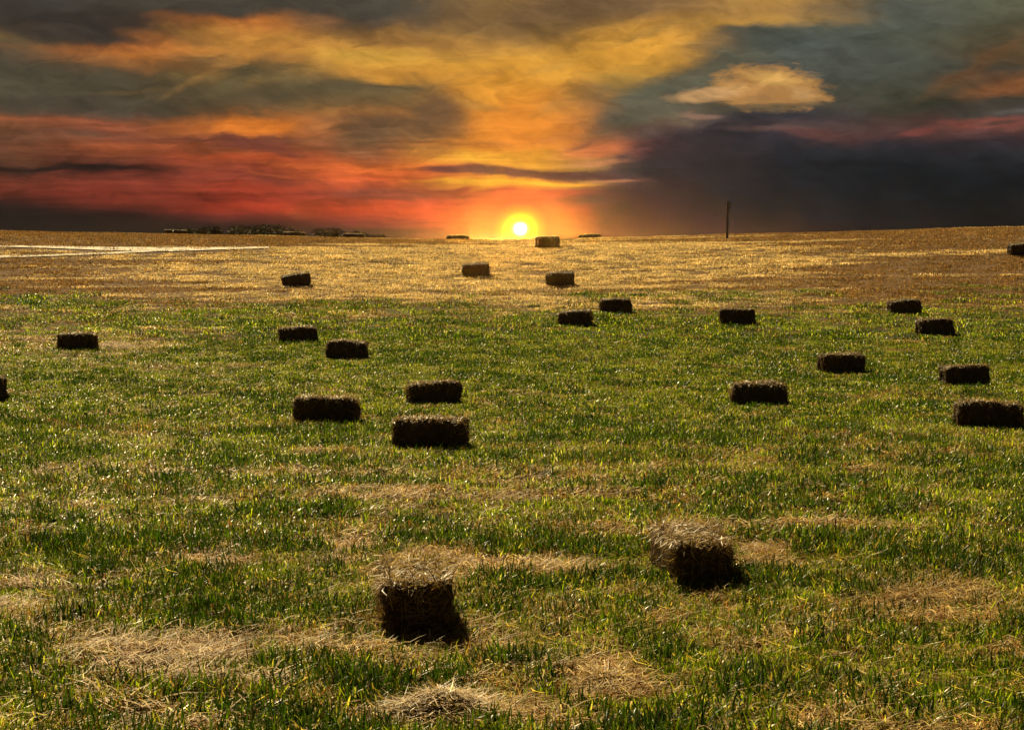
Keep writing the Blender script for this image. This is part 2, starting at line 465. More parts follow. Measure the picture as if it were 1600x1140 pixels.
o_ = n_.new('ShaderNodeOutputMaterial'); l_.new(p_.outputs[0], o_.inputs[0])

# ------------------------------------------------------------------ where the field is dry
DRY = [  # photograph column, row, half width, half height, amount
 (150, 1042, 220, 26, .6), (420, 1075, 90, 26, .8), (690, 1125, 150, 36, .8), (945, 1060, 55, 34, .9), (250, 1130, 160, 26, .6),
 (330, 880, 130, 22, .85), (110, 800, 150, 20, .5), (50, 950, 70, 34, .35), (650, 872, 130, 28, .9), (820, 895, 160, 22, .75), (470, 850, 120, 14, .5),
 (1230, 875, 120, 38, 1.0), (940, 830, 70, 18, .5), (1080, 845, 90, 22, .5), (1490, 935, 80, 22, .6), (1585, 1025, 50, 26, .9),
 (480, 710, 40, 8, .9), (660, 1010, 110, 16, .6), (1130, 940, 60, 14, .4), (230, 1000, 120, 16, .4), (640, 800, 40, 12, .5), (1350, 945, 80, 18, .5), (1250, 1120, 120, 26, .45),
 (1400, 622, 130, 10, .45), (560, 618, 90, 8, .4), (100, 545, 260, 36, .6), (60, 470, 130, 16, -.9), (680, 785, 300, 8, .15), (260, 790, 60, 40, .4),
 (1520, 885, 70, 26, .4), (430, 940, 60, 16, .3), (1180, 1010, 90, 16, .3),
]


TONE = [  # stubble: sun glow painted pale (+); skyline dimness painted dark, and rust parts (-)
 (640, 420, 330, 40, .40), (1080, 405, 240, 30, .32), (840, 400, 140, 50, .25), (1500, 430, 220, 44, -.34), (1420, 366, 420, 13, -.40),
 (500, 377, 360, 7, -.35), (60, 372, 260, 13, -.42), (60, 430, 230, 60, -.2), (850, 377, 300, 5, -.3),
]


def straw_share(x, y):
    z = height(x, y)
    u, v = project(x, np.maximum(y, 5.0), z)
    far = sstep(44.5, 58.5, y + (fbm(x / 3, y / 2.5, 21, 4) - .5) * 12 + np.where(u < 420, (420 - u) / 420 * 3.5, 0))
    n = fbm(x / 1.5, y / 1.0, 3, 4)
    s = sstep(.50, .70, n) * (.75 - .4 * sstep(15, 22, y))
    n2 = fbm(x / 5.0, y / 2.2, 8, 3)
    s = s * sstep(.3, .62, n2) + .07 + .34 * (1 - sstep(16, 34, y)) * sstep(.40, .6, fbm(x / .35, y / .35, 17, 3))
    blobs = np.zeros_like(u)
    brk = .55 + .55 * sstep(.36, .58, fbm(x / .45, y / .4, 51, 3))
    rag = (fbm(x / .5, y / .5, 14, 4) - .5) * 2.2
    for (cx, cy, rx, ry, a) in DRY:
        r = np.sqrt(((u - cx) / rx) ** 2 + ((v - cy) / ry) ** 2) + rag
        blobs = blobs + a * (brk if a > 0 else 1) * (1 - sstep(.35, 1.2, r))
    s = np.clip(s * np.where(y < 45, 1, 1) + blobs, 0, 1)
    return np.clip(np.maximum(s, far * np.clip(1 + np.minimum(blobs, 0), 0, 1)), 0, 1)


# ------------------------------------------------------------------ ground
def spaced(lo, hi, step, far, grow=1.35):
    a = list(np.arange(lo, hi + 1e-6, step))
    s, p = step, hi
    up = []
    while p < far:
        s *= grow; p += s; up.append(p)
    s, p = step, lo
    dn = []
    while p > -far:
        s *= grow; p -= s; dn.append(p)
    return np.array(dn[::-1] + a + up)


gx, gy = spaced(-34, 34, .4, 4000), spaced(4, 96, .4, 4000)
X, Y = np.meshgrid(gx, gy)
Zt = height(X, Y)
nx, ny = len(gx), len(gy)
idx = np.arange(nx * ny).reshape(ny, nx)
quads = np.stack([idx[:-1, :-1].ravel(), idx[:-1, 1:].ravel(), idx[1:, 1:].ravel(), idx[1:, :-1].ravel()], 1)
ground = mesh_obj('ground', np.stack([X.ravel(), Y.ravel(), Zt.ravel()], 1), quads, M_SOIL, smooth=True)
ground['kind'] = 'structure'
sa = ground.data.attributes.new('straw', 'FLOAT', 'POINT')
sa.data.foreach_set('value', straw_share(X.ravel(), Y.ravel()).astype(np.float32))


def strip(name, upper, lower, mat):
    """a draped strip between two rows of photograph points"""
    N = 60
    xs = np.linspace(upper[0][0], upper[-1][0], N)
    yu = np.interp(xs, [p[0] for p in upper], [p[1] for p in upper])
    yl = np.interp(xs, [p[0] for p in lower], [p[1] for p in lower])
    vs = []
    for x, a, b in zip(xs, yu, yl):
        pa, pb = ground_at(x, a), ground_at(x, b)
        for t in (0, .33, .67, 1):
            px_, py_ = pa[0] + (pb[0] - pa[0]) * t, pa[1] + (pb[1] - pa[1]) * t
            vs.append((px_, py_, float(height(px_, py_)) + .03))
    fs = [(i * 4 + j, i * 4 + j + 1, i * 4 + j + 5, i * 4 + j + 4) for i in range(N - 1) for j in range(3)]
    o = mesh_obj(name, vs, fs, mat, smooth=True)
    o['kind'] = 'structure'
    return o


TRACK_UP = ([(-60, 383.5), (60, 385), (180, 387), (260, 387.5), (420, 386.5)], [(-60, 386), (60, 388), (180, 392.5), (260, 394), (430, 388)])
TRACK_LO = ([(-60, 402), (0, 400.5), (100, 397.5), (170, 394.8), (260, 391.5)], [(-60, 406), (0, 404), (100, 400.5), (170, 397.8), (260, 393.2)])
strip('dirt_track', *TRACK_UP, M_TRACK)
strip('dirt_track', *TRACK_LO, M_TRACK)


def on_track(u, v):
    m = np.zeros(u.shape, bool)
    for up, lo in (TRACK_UP, TRACK_LO):
        a = np.interp(u, [p[0] for p in up], [p[1] for p in up]); b = np.interp(u, [p[0] for p in lo], [p[1] for p in lo])
        j = RNG.normal(0, .9, u.shape)
        m |= (v > a - .2 + j) & (v < b + 2.4 + j) & (u < up[-1][0]) & (RNG.random(u.shape) < .7)
    return m


# ------------------------------------------------------------------ grass
def pick(pal, n):
    pal = np.array(pal)
    w = RNG.random(n)
    a = pal[RNG.integers(0, len(pal), n)]
    return a * (.45 + .95 * w[:, None])


DARK = [(.02, .045, .005), (.035, .075, .006), (.06, .105, .008), (.018, .04, .006)]
STUB = [(.74, .55, .31), (.64, .45, .22), (.80, .65, .42), (.52, .34, .15)]
CREAM = [(.80, .65, .41), (.75, .58, .33), (.68, .48, .23), (.80, .70, .50)]
GREEN = [(.06, .10, .003), (.115, .175, .004), (.19, .25, .005), (.072, .125, .003), (.33, .39, .014), (.085, .14, .003)]
PALE = [(.46, .42, .10), (.52, .44, .14), (.40, .40, .12), (.62, .58, .30)]
STRAW = [(.52, .37, .12), (.40, .27, .075), (.62, .48, .19), (.30, .17, .045), (.50, .38, .14), (.24, .12, .035)]
RUST = [(.34, .15, .035), (.42, .22, .06), (.24, .12, .04)]


def blades(n, radius, h, w, lean, pal, curl=.5, lie=False, z0=0.0):
    n = max(int(n), 1)
    """n ribbons of two segments and a tip; each has its own length, lean, bend and colour"""
    r = radius * np.sqrt(RNG.random(n)); th = RNG.random(n) * 2 * math.pi
    bx, by = r * np.cos(th), r * np.sin(th)
    L = h * (.5 + .8 * RNG.random(n) ** 1.2)
    yaw = RNG.random(n) * 2 * math.pi
    face = yaw + math.pi / 2 + RNG.normal(0, .5, n)
    W = w * (.6 + .7 * RNG.random(n))
    if lie:
        a0 = RNG.normal(.04, .13, n); a1 = a0 + RNG.normal(-.05, .3, n)
        bz = z0 + RNG.random(n) * h * .35
    else:
        a0 = math.pi / 2 - np.abs(RNG.normal(0, lean, n)); a1 = a0 - np.abs(RNG.normal(0, curl, n))
        bz = np.full(n, -.01)
    a2 = a1 - (np.abs(RNG.normal(0, curl, n)) if not lie else RNG.normal(0, .3, n))
    P = []
    x, y, z = bx, by, bz
    P.append((x, y, z))
    for ang, part in ((a0, .4), (a1, .35), (a2, .25)):
        x = x + np.cos(ang) * np.cos(yaw) * L * part
        y = y + np.cos(ang) * np.sin(yaw) * L * part
        z = np.maximum(z + np.sin(ang) * L * part, .004)
        P.append((x, y, z))
    sx, sy = np.cos(face) * W / 2, np.sin(face) * W / 2
    V = np.zeros((n, 7, 3))
    for i, k in enumerate((.85, 1.0, .75)):
        px_, py_, pz_ = P[i]
        V[:, 2 * i] = np.stack([px_ - sx * k, py_ - sy * k, pz_], 1)
        V[:, 2 * i + 1] = np.stack([px_ + sx * k, py_ + sy * k, pz_], 1)
    V[:, 6] = np.stack(P[3], 1)
    base = np.arange(n)[:, None] * 7
    tri = np.array([[0, 1, 3], [0, 3, 2], [2, 3, 5], [2, 5, 4], [4, 5, 6]])
    Fc = (base[:, None, :] + tri[None]).reshape(-1, 3)
    C = np.repeat(pick(pal, n), 7, 0)
    return V.reshape(-1, 3), Fc, C


def join(parts):
    V, Fc, C, o = [], [], [], 0
    for v, f, c in parts:
        V.append(v); Fc.append(f + o); C.append(c); o += len(v)
    return np.concatenate(V), np.concatenate(Fc), np.concatenate(C)


def proto_set(name, makers, mat):
    c = bpy.data.collections.new(name)
    for i, mk in enumerate(makers):
        v, f, cc = join(mk())
        o = mesh_obj('%s_%02d' % (name, i), v, f, mat, cols=cc, link=False)
        c.objects.link(o)
    return c


def scatter(name, pts, rotz, scl, which, coll, label, cat):
    """one object of points that carries the clumps"""
    me = bpy.data.meshes.new(name)
    me.vertices.add(len(pts)); me.vertices.foreach_set('co', np.asarray(pts, np.float32).ravel())
    for nm, tp, val in (('turn', 'FLOAT', rotz), ('size', 'FLOAT', scl), ('pick', 'INT', which)):
        a = me.attributes.new(nm, tp, 'POINT')
        a.data.foreach_set('value', np.asarray(val, np.int32 if tp == 'INT' else np.float32))
    me.update()
    o = bpy.data.objects.new(name, me); COL.objects.link(o)
    tr = bpy.data.node_groups.new(name + '_scatter', 'GeometryNodeTree')
    tr.interface.new_socket('Geometry', in_out='INPUT', socket_type='NodeSocketGeometry')
    tr.interface.new_socket('Geometry', in_out='OUTPUT', socket_type='NodeSocketGeometry')
    N, L = tr.nodes, tr.links
    gi, go = N.new('NodeGroupInput'), N.new('NodeGroupOutput')
    ci = N.new('GeometryNodeCollectionInfo'); ci.inputs['Collection'].default_value = coll
    ci.inputs['Separate Children'].default_value = True; ci.inputs['Reset Children'].default_value = True
    ip = N.new('GeometryNodeInstanceOnPoints'); ip.inputs['Pick Instance'].default_value = True

    def named(nm, tp):
        k = N.new('GeometryNodeInputNamedAttribute'); k.data_type = tp; k.inputs['Name'].default_value = nm
        return k.outputs['Attribute']
    cx = N.new('ShaderNodeCombineXYZ'); L.new(named('turn', 'FLOAT'), cx.inputs[2])
    e2r = N.new('FunctionNodeEulerToRotation'); L.new(cx.outputs[0], e2r.inputs[0])
    L.new(gi.outputs[0], ip.inputs['Points']); L.new(ci.outputs[0], ip.inputs['Instance'])
    L.new(named('pick', 'INT'), ip.inputs['Instance Index']); L.new(e2r.outputs[0], ip.inputs['Rotation'])
    L.new(named('size', 'FLOAT'), ip.inputs['Scale']); L.new(ip.outputs[0], go.inputs[0])
    md = o.modifiers.new('scatter', 'NODES'); md.node_group = tr
    tag(o, label, cat, None, 'stuff')
    return o


def ring(d0, d1, dens, margin=2.0):
    area = .2858 * (d1 * d1 - d0 * d0) + 2 * margin * (d1 - d0)
    n = int(area * dens)
    y = np.sqrt(RNG.random(n * 2) * (d1 * d1 - d0 * d0) + d0 * d0)
    x = (RNG.random(n * 2) * 2 - 1) * (.2858 * d1 + margin)
    k = np.abs(x) < .2858 * y + margin
    x, y = x[k][:n], y[k][:n]
    return x, y


LOD = [  # from, to, clumps per square metre, blade width factor, height factor, clump radius
 (7.0, 15.0, 95, 1.25, 1.0, .13),
 (15.0, 26.0, 60, 1.6, .85, .17),
 (26.0, 44.0, 34, 2.2, .72, .24),
 (44.0, 90.0, 17, 3.0, .7, .36),
]
for li, (d0, d1, dens, wf, hf, rad) in enumerate(LOD):
    nb = 60

    def g_mk(hh, pale):
        def f():
            return [blades(nb * .8, rad, .115 * hh * hf, .0065 * wf, .35, DARK if hh > 1.2 else GREEN, .45),
                    blades(int(nb * pale), rad, .105 * hh * hf, .0065 * wf, .5, PALE, .6),
                    blades(6, rad, .13 * hf, .006 * wf, .3, STRAW, .3, lie=True, z0=.02)]
        return f

    def y_mk(hh):
        def f():
            return [blades(int(nb * .5), rad, .10 * hh * hf, .0065 * wf, .6, STRAW, .6),
                    blades(int(nb * .35), rad, .10 * hh * hf, .006 * wf, .5, GREEN, .5),
                    blades(int(nb * .25), rad, .10 * hh * hf, .006 * wf, .7, RUST, .6),
                    blades(14, rad, .15 * hf, .006 * wf, .3, STRAW, .3, lie=True, z0=.01)]
        return f

    def l_mk(hh):
        def f():
            return [blades(int(nb * .35), rad, .17 * hh * hf, .0065 * wf, .3, STRAW, .3, lie=True),
                    blades(int(nb * .04), rad, .20 * hh * hf, .0065 * wf, .3, CREAM, .3, lie=True),
                    blades(int(nb * .30), rad, .12 * hh * hf, .006 * wf, .3, RUST, .3, lie=True),
                    blades(int(nb * .25), rad, .07 * hh * hf, .006 * wf, .7, STRAW, .5)]
        return f

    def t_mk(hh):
        stub = CREAM if hh > 1.2 else STUB if hh > 1 else [(.32, .20, .09), (.24, .14, .06), (.40, .27, .12), (.46, .30, .14)]  # the dark browns also carry the painted dimness of the skyline
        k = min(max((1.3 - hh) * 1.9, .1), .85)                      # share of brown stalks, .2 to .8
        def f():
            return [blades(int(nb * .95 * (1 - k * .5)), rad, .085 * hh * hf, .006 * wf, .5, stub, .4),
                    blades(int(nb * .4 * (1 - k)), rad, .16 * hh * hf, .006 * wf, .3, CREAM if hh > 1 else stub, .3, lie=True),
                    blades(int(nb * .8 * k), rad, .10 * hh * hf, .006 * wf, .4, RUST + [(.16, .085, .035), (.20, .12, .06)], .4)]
        return f

    CG = proto_set('green_clump_%d' % li, [g_mk(.8, .12), g_mk(1.0, .2), g_mk(1.25, .1), g_mk(1.0, .35), g_mk(1.45, .06)], M_GRASS)
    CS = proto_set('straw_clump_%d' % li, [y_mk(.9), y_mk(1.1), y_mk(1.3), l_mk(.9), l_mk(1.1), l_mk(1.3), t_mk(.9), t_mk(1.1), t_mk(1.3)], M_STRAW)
    x, y = ring(d0, d1, dens)
    z = height(x, y)
    u, v = project(x, y, z)
    s = straw_share(x, y)
    keep = ~on_track(u, v)
    x, y, z, s = x[keep], y[keep], z[keep], s[keep]
    n = len(x)
    r = RNG.random(n)
    green = r > s * 1.05
    lush = fbm(x / .9, y / .7, 40, 3)
    size = (.62 + .75 * lush) * (.85 + .3 * RNG.random(n))
    turn = RNG.random(n) * 6.283
    pts = np.stack([x, y, z], 1)
    gk = np.nonzero(green)[0]
    pickg = np.clip((lush[gk] * 6.2 - 1.2 + RNG.normal(0, .8, len(gk))).astype(int), 0, 4)
    scatter('grass', pts[gk], turn[gk], size[gk], pickg, CG,
            ['green grass blades in the foreground', 'green grass around the middle bales', 'green grass beyond the middle bales',
             'sparse green grass on the far slope'][li], 'grass')
    sk = np.nonzero(~green)[0]
    ss = s[sk]
    rr_ = RNG.random(len(sk))
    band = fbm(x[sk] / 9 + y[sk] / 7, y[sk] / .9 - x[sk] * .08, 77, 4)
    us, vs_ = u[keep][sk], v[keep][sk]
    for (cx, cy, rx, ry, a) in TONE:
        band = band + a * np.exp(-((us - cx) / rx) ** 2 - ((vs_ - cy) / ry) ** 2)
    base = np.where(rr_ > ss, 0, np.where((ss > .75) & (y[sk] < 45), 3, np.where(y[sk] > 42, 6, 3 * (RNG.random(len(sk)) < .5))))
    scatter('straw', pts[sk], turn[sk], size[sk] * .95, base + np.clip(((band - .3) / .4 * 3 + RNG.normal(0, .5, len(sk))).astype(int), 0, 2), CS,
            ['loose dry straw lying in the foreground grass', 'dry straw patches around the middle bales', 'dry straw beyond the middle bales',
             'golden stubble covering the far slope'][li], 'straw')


# ------------------------------------------------------------------ hay bales
def bale_core(L, W, H, seed):
    """a pressed bale: rounded box, bulging flakes, sagging faces; centre of its base at the origin, long along x"""
    rs = np.random.default_rng(seed)
    nu = (26, 14, 12)
    pts, fcs, cache = [], [], {}
    ax = [np.linspace(-1, 1, k + 1) for k in nu]

    def vid(i, j, k):
        key = (i, j, k)
        if key not in cache:
            cache[key] = len(pts); pts.append((ax[0][i], ax[1][j], ax[2][k]))
        return cache[key]
    A, B, C_ = nu
    for i in range(A):
        for j in range(B):
            for k, fl in ((0, True), (C_, False)):
                f = [vid(i, j, k), vid(i + 1, j, k), vid(i + 1, j + 1, k), vid(i, j + 1, k)]
                fcs.append(f[::-1] if fl else f)
    for i in range(A):
        for k in range(C_):
            for j, fl in ((0, False), (B, True)):
                f = [vid(i, j, k), vid(i + 1, j, k), vid(i + 1, j, k + 1), vid(i, j, k + 1)]
                fcs.append(f[::-1] if fl else f)
    for j in range(B):
        for k in range(C_):
            for i, fl in ((0, True), (A, False)):
                f = [vid(i, j, k), vid(i, j + 1, k), vid(i, j + 1, k + 1), vid(i, j, k + 1)]
                fcs.append(f[::-1] if fl else f)
    P = np.array(pts)
    h = np.array([L / 2, W / 2, H / 2])
    Q = P * h
    rad = .075
    inner = np.clip(Q, -(h - rad), h - rad)
    d = Q - inner
    ln = np.linalg.norm(d, axis=1, keepdims=True)
    nrm = np.where(ln > 1e-6, d / np.maximum(ln, 1e-6), 0)
    Q = inner + nrm * np.minimum(ln, rad)
    flake = .085 + .02 * rs.random()
    ph = Q[:, 0] / flake + rs.random() * 5
    groove = np.abs((ph % 1) - .5) * 2
    sides = 1 - .022 * (groove ** 6) - .02 * np.abs(P[:, 0]) ** 4
    fl_off = hash2(np.floor(ph), np.floor(ph) * 0, seed) - .5
    nz = (fbm(Q[:, 0] * 9 + Q[:, 2] * 7 + seed, Q[:, 1] * 9 - Q[:, 2] * 5, seed, 4) - .5)
    k = sides + fl_off * .055 + nz * .09
    Q[:, 1] *= k; Q[:, 2] *= k
    Q[:, 0] += P[:, 0] * (nz * .09) * (np.abs(P[:, 0]) > .9) + (fbm(Q[:, 1] * 8, Q[:, 2] * 8, seed + 3, 3) - .5) * .05 * (np.abs(P[:, 0]) > .9)
    for tw in (-.22, .22):                       # twine bites into the top and ends
        bite = np.exp(-((P[:, 1] - tw * 2) / .12) ** 2)
        Q[:, 2] -= .012 * bite * P[:, 2] * (np.abs(P[:, 2]) > .9)
    lo = fbm(Q[:, 0] * 2.6 + seed * 1.7, Q[:, 1] * 2.6 + Q[:, 2] * 2.2, seed + 9, 2) - .5
    Q[:, 2] += lo * .06 * (P[:, 2] > .2); Q[:, 1] += lo * .03 * P[:, 1]; Q[:, 0] += lo * .05 * P[:, 0]
    Q[:, 2] += H / 2
    Q[:, 1] += (Q[:, 2] / H - .5) * .05 * (rs.random() - .5)       # a lean in the press
    Q[:, 2] -= .02 * (P[:, 0] ** 2) * (P[:, 2] > 0) * rs.random()
    return Q, np.array(fcs)


HAYC = [(.52, .40, .22), (.42, .30, .14), (.62, .50, .31), (.30, .18, .07), (.40, .27, .13)]      # pale stalks: sunlight on the bale tops put into the colour
HAYD = [(.16, .10, .035), (.22, .14, .055), (.105, .06, .024), (.32, .22, .10), (.07, .044, .018)]   # dark stalks: shade on the bale sides put into the colour


def stalks(Q, fcs, n, L, H, seed, wid, lng=1.0):
    rs = np.random.default_rng(seed)
    tri = Q[fcs]
    a = np.cross(tri[:, 1] - tri[:, 0], tri[:, 3] - tri[:, 0])
    ar = np.linalg.norm(a, axis=1); nr = a / np.maximum(ar[:, None], 1e-9)
    cen = tri.mean(1)
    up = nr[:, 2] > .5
    end = np.abs(nr[:, 0]) > .6
    wgt = ar * np.where(up, 1.7, 1.0) * np.where(end, 1.5, 1.0) * np.where(nr[:, 2] < -.5, .05, 1)
    k = rs.choice(len(fcs), n, p=wgt / wgt.sum())
    s, t = rs.random(n), rs.random(n)
    p = (tri[k, 0] * ((1 - s) * (1 - t))[:, None] + tri[k, 1] * (s * (1 - t))[:, None] + tri[k, 2] * (s * t)[:, None] + tri[k, 3] * ((1 - s) * t)[:, None])
    nn = nr[k]
    rnd = rs.normal(0, 1, (n, 3))
    # stalks lie across the bale on its long faces, every way on its cut ends
    rnd[:, 0] *= np.where(end[k], 1.0, .55)
    tng = rnd - nn * (rnd * nn).sum(1, keepdims=True)
    tng /= np.maximum(np.linalg.norm(tng, axis=1, keepdims=True), 1e-6)
    lift = np.abs(rs.normal(.03, .10, n)) + np.where(up[k], .03, 0) + (rs.random(n) < .03) * .45
    d0 = tng + nn * lift[:, None]; d0 /= np.linalg.norm(d0, axis=1, keepdims=True)
    d1 = d0 + rs.normal(0, .35, (n, 3)) - nn * .12; d1 /= np.linalg.norm(d1, axis=1, keepdims=True)
    Ls = (.05 + .15 * rs.random(n) ** 2.2) * lng
    W = wid * (.6 + .8 * rs.random(n))
    side = np.cross(d0, nn + rs.normal(0, .4, (n, 3))); side /= np.maximum(np.linalg.norm(side, axis=1, keepdims=True), 1e-6)
    p0 = p - nn * .006; p1 = p0 + d0 * (Ls * .55)[:, None]; p2 = p1 + d1 * (Ls * .45)[:, None]
    sw = side * (W / 2)[:, None]
    V = np.stack([p0 - sw, p0 + sw, p1 - sw, p1 + sw, p2 - sw * .5, p2 + sw * .5], 1).reshape(-1, 3)
    V[:, 2] = np.maximum(V[:, 2], .0)
    b = np.arange(n)[:, None, None] * 6
    Fc = (b + np.array([[0, 1, 3, 2], [2, 3, 5, 4]])[None]).reshape(-1, 4)
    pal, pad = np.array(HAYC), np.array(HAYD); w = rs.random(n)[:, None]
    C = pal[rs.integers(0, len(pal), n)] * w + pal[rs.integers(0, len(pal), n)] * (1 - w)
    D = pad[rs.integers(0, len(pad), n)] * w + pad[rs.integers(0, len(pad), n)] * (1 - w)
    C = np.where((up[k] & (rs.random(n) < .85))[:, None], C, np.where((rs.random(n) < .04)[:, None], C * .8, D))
    return V, Fc, np.repeat(C, 6, 0)


def twine_mesh(L, W, H, yo, seed):
    """a loop of twine run lengthwise round the bale"""
    r, seg = .004, 6
    x, z0, z1, c = L / 2 + .004, .006, H * .985 + .002, .05
    loop = []
    for i in range(15):
        t = -1 + 2 * i / 14; loop.append((t * (x - c), z1 + .003 * math.sin(i * 2.1 + seed)))
    loop += [(x - c * .3, z1 - c * .3), (x, z1 - c), (x, H * .5), (x, z0 + c), (x - c * .3, z0 + c * .3)]
    loop += [(t * (x - c), z0) for t in (1, .5, 0, -.5, -1)]
    loop += [(-x + c * .3, z0 + c * .3), (-x, z0 + c), (-x, H * .5), (-x, z1 - c), (-x + c * .3, z1 - c * .3)]
    n = len(loop); vs, fs = [], []
    for i, (px_, pz_) in enumerate(loop):
        q_, p_2 = loop[(i + 1) % n], loop[i - 1]
        tx, tz = q_[0] - p_2[0], q_[1] - p_2[1]; l2 = math.hypot(tx, tz) or 1
        nx_, nz_ = -tz / l2, tx / l2
        for k in range(seg):
            a = 2 * math.pi * k / seg
            vs.append((px_ + nx_ * r * math.cos(a), yo + r * math.sin(a), pz_ + nz_ * r * math.cos(a)))
    for i in range(n):
        for k in range(seg):
            fs.append((i * seg + k, i * seg + (k + 1) % seg, ((i + 1) % n) * seg + (k + 1) % seg, ((i + 1) % n) * seg + k))
    return vs, fs


def bale(px, py, Lb, Wb, Hb, yaw, roll, nst, label, seed, lift=.05, sink=.02, at=None, front=None):
    yawr = math.radians(yaw)
    if at is None:
        x, y, z = ground_at(px, py, lift)
        half = abs(math.sin(yawr)) * Lb / 2 + abs(math.cos(yawr)) * Wb / 2
        v = ray(px, py); k = (y + half) / y
        x, y = x * k, y + half
    else:
        x, y = at
    e = .3
    z = float(height(x, y))
    if at is None and y > 16:
        Hb *= 1.13; Lb *= .91
    gxs = float(height(x + e, y) - height(x - e, y)) / (2 * e); gys = float(height(x, y + e) - height(x, y - e)) / (2 * e)
    nrm = Vector((-gxs, -gys, 1)).normalized()
    Q, fcs = bale_core(Lb, Wb, Hb, seed)
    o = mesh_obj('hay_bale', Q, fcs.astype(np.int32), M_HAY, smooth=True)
    tilt = Vector((0, 0, 1)).rotation_difference(nrm)
    o.rotation_mode = 'QUATERNION'
    o.rotation_quaternion = tilt @ Matrix.Rotation(yawr, 3, 'Z').to_quaternion() @ Matrix.Rotation(math.radians(roll), 3, 'Y').to_quaternion()
    o.location = (x, y, z - sink)
    tag(o, label, 'hay bale', 'hay bales scattered over the field')
    dist = math.hypot(x, y)
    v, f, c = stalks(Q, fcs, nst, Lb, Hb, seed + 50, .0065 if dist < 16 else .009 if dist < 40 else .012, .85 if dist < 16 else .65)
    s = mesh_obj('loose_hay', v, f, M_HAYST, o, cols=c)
    s['kind'] = 'stuff'
    for yo in (-.22 * Wb, .22 * Wb):      # two loops of twine
        tv, tf = twine_mesh(Lb, Wb, Hb, yo, seed)
        mesh_obj('twine', tv, tf, M_TWINE, o, smooth=True)
    return o


BALES = [  # base centre column, row, length, width, height, yaw, roll, stalks, label
 (646, 982, .92, .46, .40, 96.5, 0, 6500, 'nearest hay bale, end-on with a black shaded front, just above the bottom straw heap'),
 (1081, 906, .92, .45, .39, 97, 0, 6500, 'hay bale with its shaggy brown left side showing, beside the pale straw patch'),
 (675, 693, 1.02, .46, .36, -5, 1, 3600, 'long brownish bale under and closest to the wedge-topped bale, with a straw fringe on top'),
 (511, 656, 1.0, .46, .36, -4, 1, 3200, 'black bale with pale straw fringed top, left of the two brownish middle bales'),
 (678, 626, .98, .44, .36, 18, -2, 3000, 'brownish wedge-topped bale with its ragged left end showing, behind the long brownish bale'),
 (1186, 628, .98, .46, .37, -3, 1, 3000, 'rounded dark bale with a brown rim on top, alone in the green right of centre'),
 (1543, 663, 1.0, .46, .37, -2, 1, 3200, 'broad black bale closest to the viewer on the right edge of the field'),
 (1507, 597, .98, .44, .36, 10, 0, 2400, 'black bale with a notched left end, standing behind the broad black bale at right'),
 (1315, 579, .98, .46, .38, 8, -1, 2200, 'dark bale with a lighter top rim, between the rounded bale and the notched bale'),
 (1461, 521, 1.0, .46, .38, 6, -1, 1700, 'black bale at the edge of the green, the lower of the close pair at right'),
 (1413, 489, 1.0, .46, .37, 5, -2, 1500, 'black bale on the golden stubble, the upper of the close pair at right'),
 (1151, 506, 1.0, .46, .40, -4, 1, 1600, 'flat black bale at the edge of the green, beside white bleached grass'),
 (962, 488, .98, .46, .38, 4, -2, 1500, 'small black bale at the end of the stubble, upper right of the olive bale'),
 (899, 508, 1.0, .46, .38, 5, -1, 1600, 'olive brown bale at the top of the green below the sun'),
 (875, 446, .98, .46, .40, 3, -2, 1300, 'bale with a groove along its side on the golden slope below the sun'),
 (744, 431, .96, .46, .38, 5, -2, 1300, 'small brown bale on the golden slope, lower left of the sun'),
 (464, 446, .98, .46, .36, 9, -8, 1300, 'black bale tilted up to the right, alone on the pale left slope'),
 (122, 543, .98, .46, .37, 7, -1, 1900, 'black bale alone in the dry brown grass at far left'),
 (466, 534, 1.0, .46, .36, 6, -1, 1900, 'dark bale, the upper left of the close pair left of centre'),
 (542, 556, .98, .46, .38, -6, 1, 2000, 'dark bale with a pale top, the lower right of the close pair left of centre'),
 (-34, 621, .98, .46, .40, -4, 0, 1600, 'black bale cut off by the left edge of the photo'),
 (1597, 398, 1.0, .46, .37, 4, -2, 1200, 'black bale high on the slope, cut off by the right edge of the photo'),
 (856, 386, .98, .46, .40, 0, 0, 1200, 'orange brown bale on the crest right beside the setting sun'),
]
for i, (px, py, Lb, Wb, Hb, yaw, roll, nst, label) in enumerate(BALES):
    near = py > 540
    bale(px, py, Lb, Wb, Hb, yaw, roll, nst, label, 100 + i * 7, lift=.08 if near else .04)
CREST = [
 (276, 82.0, 'bale barely showing over the crest in front of the dark bushes at left'),
 (460, 82.0, 'bale with a thin pale rim on the crest, in front of the dark bushes'),
 (553, 82.5, 'bale on the crest between the pale rimmed bale and the bale nearest the sun'),
 (716, 82.5, 'bale on the crest just left of the setting sun'),
 (921, 82.5, 'low bale on the crest, right of the orange brown bale by the sun'),
]
for i, (px, d, label) in enumerate(CREST):
    bale(0, 0, 1.0, .46, .40, RNG.normal(0, 4), 0, 700, label, 400 + i * 5, at=((px - 800) / F * d, d))

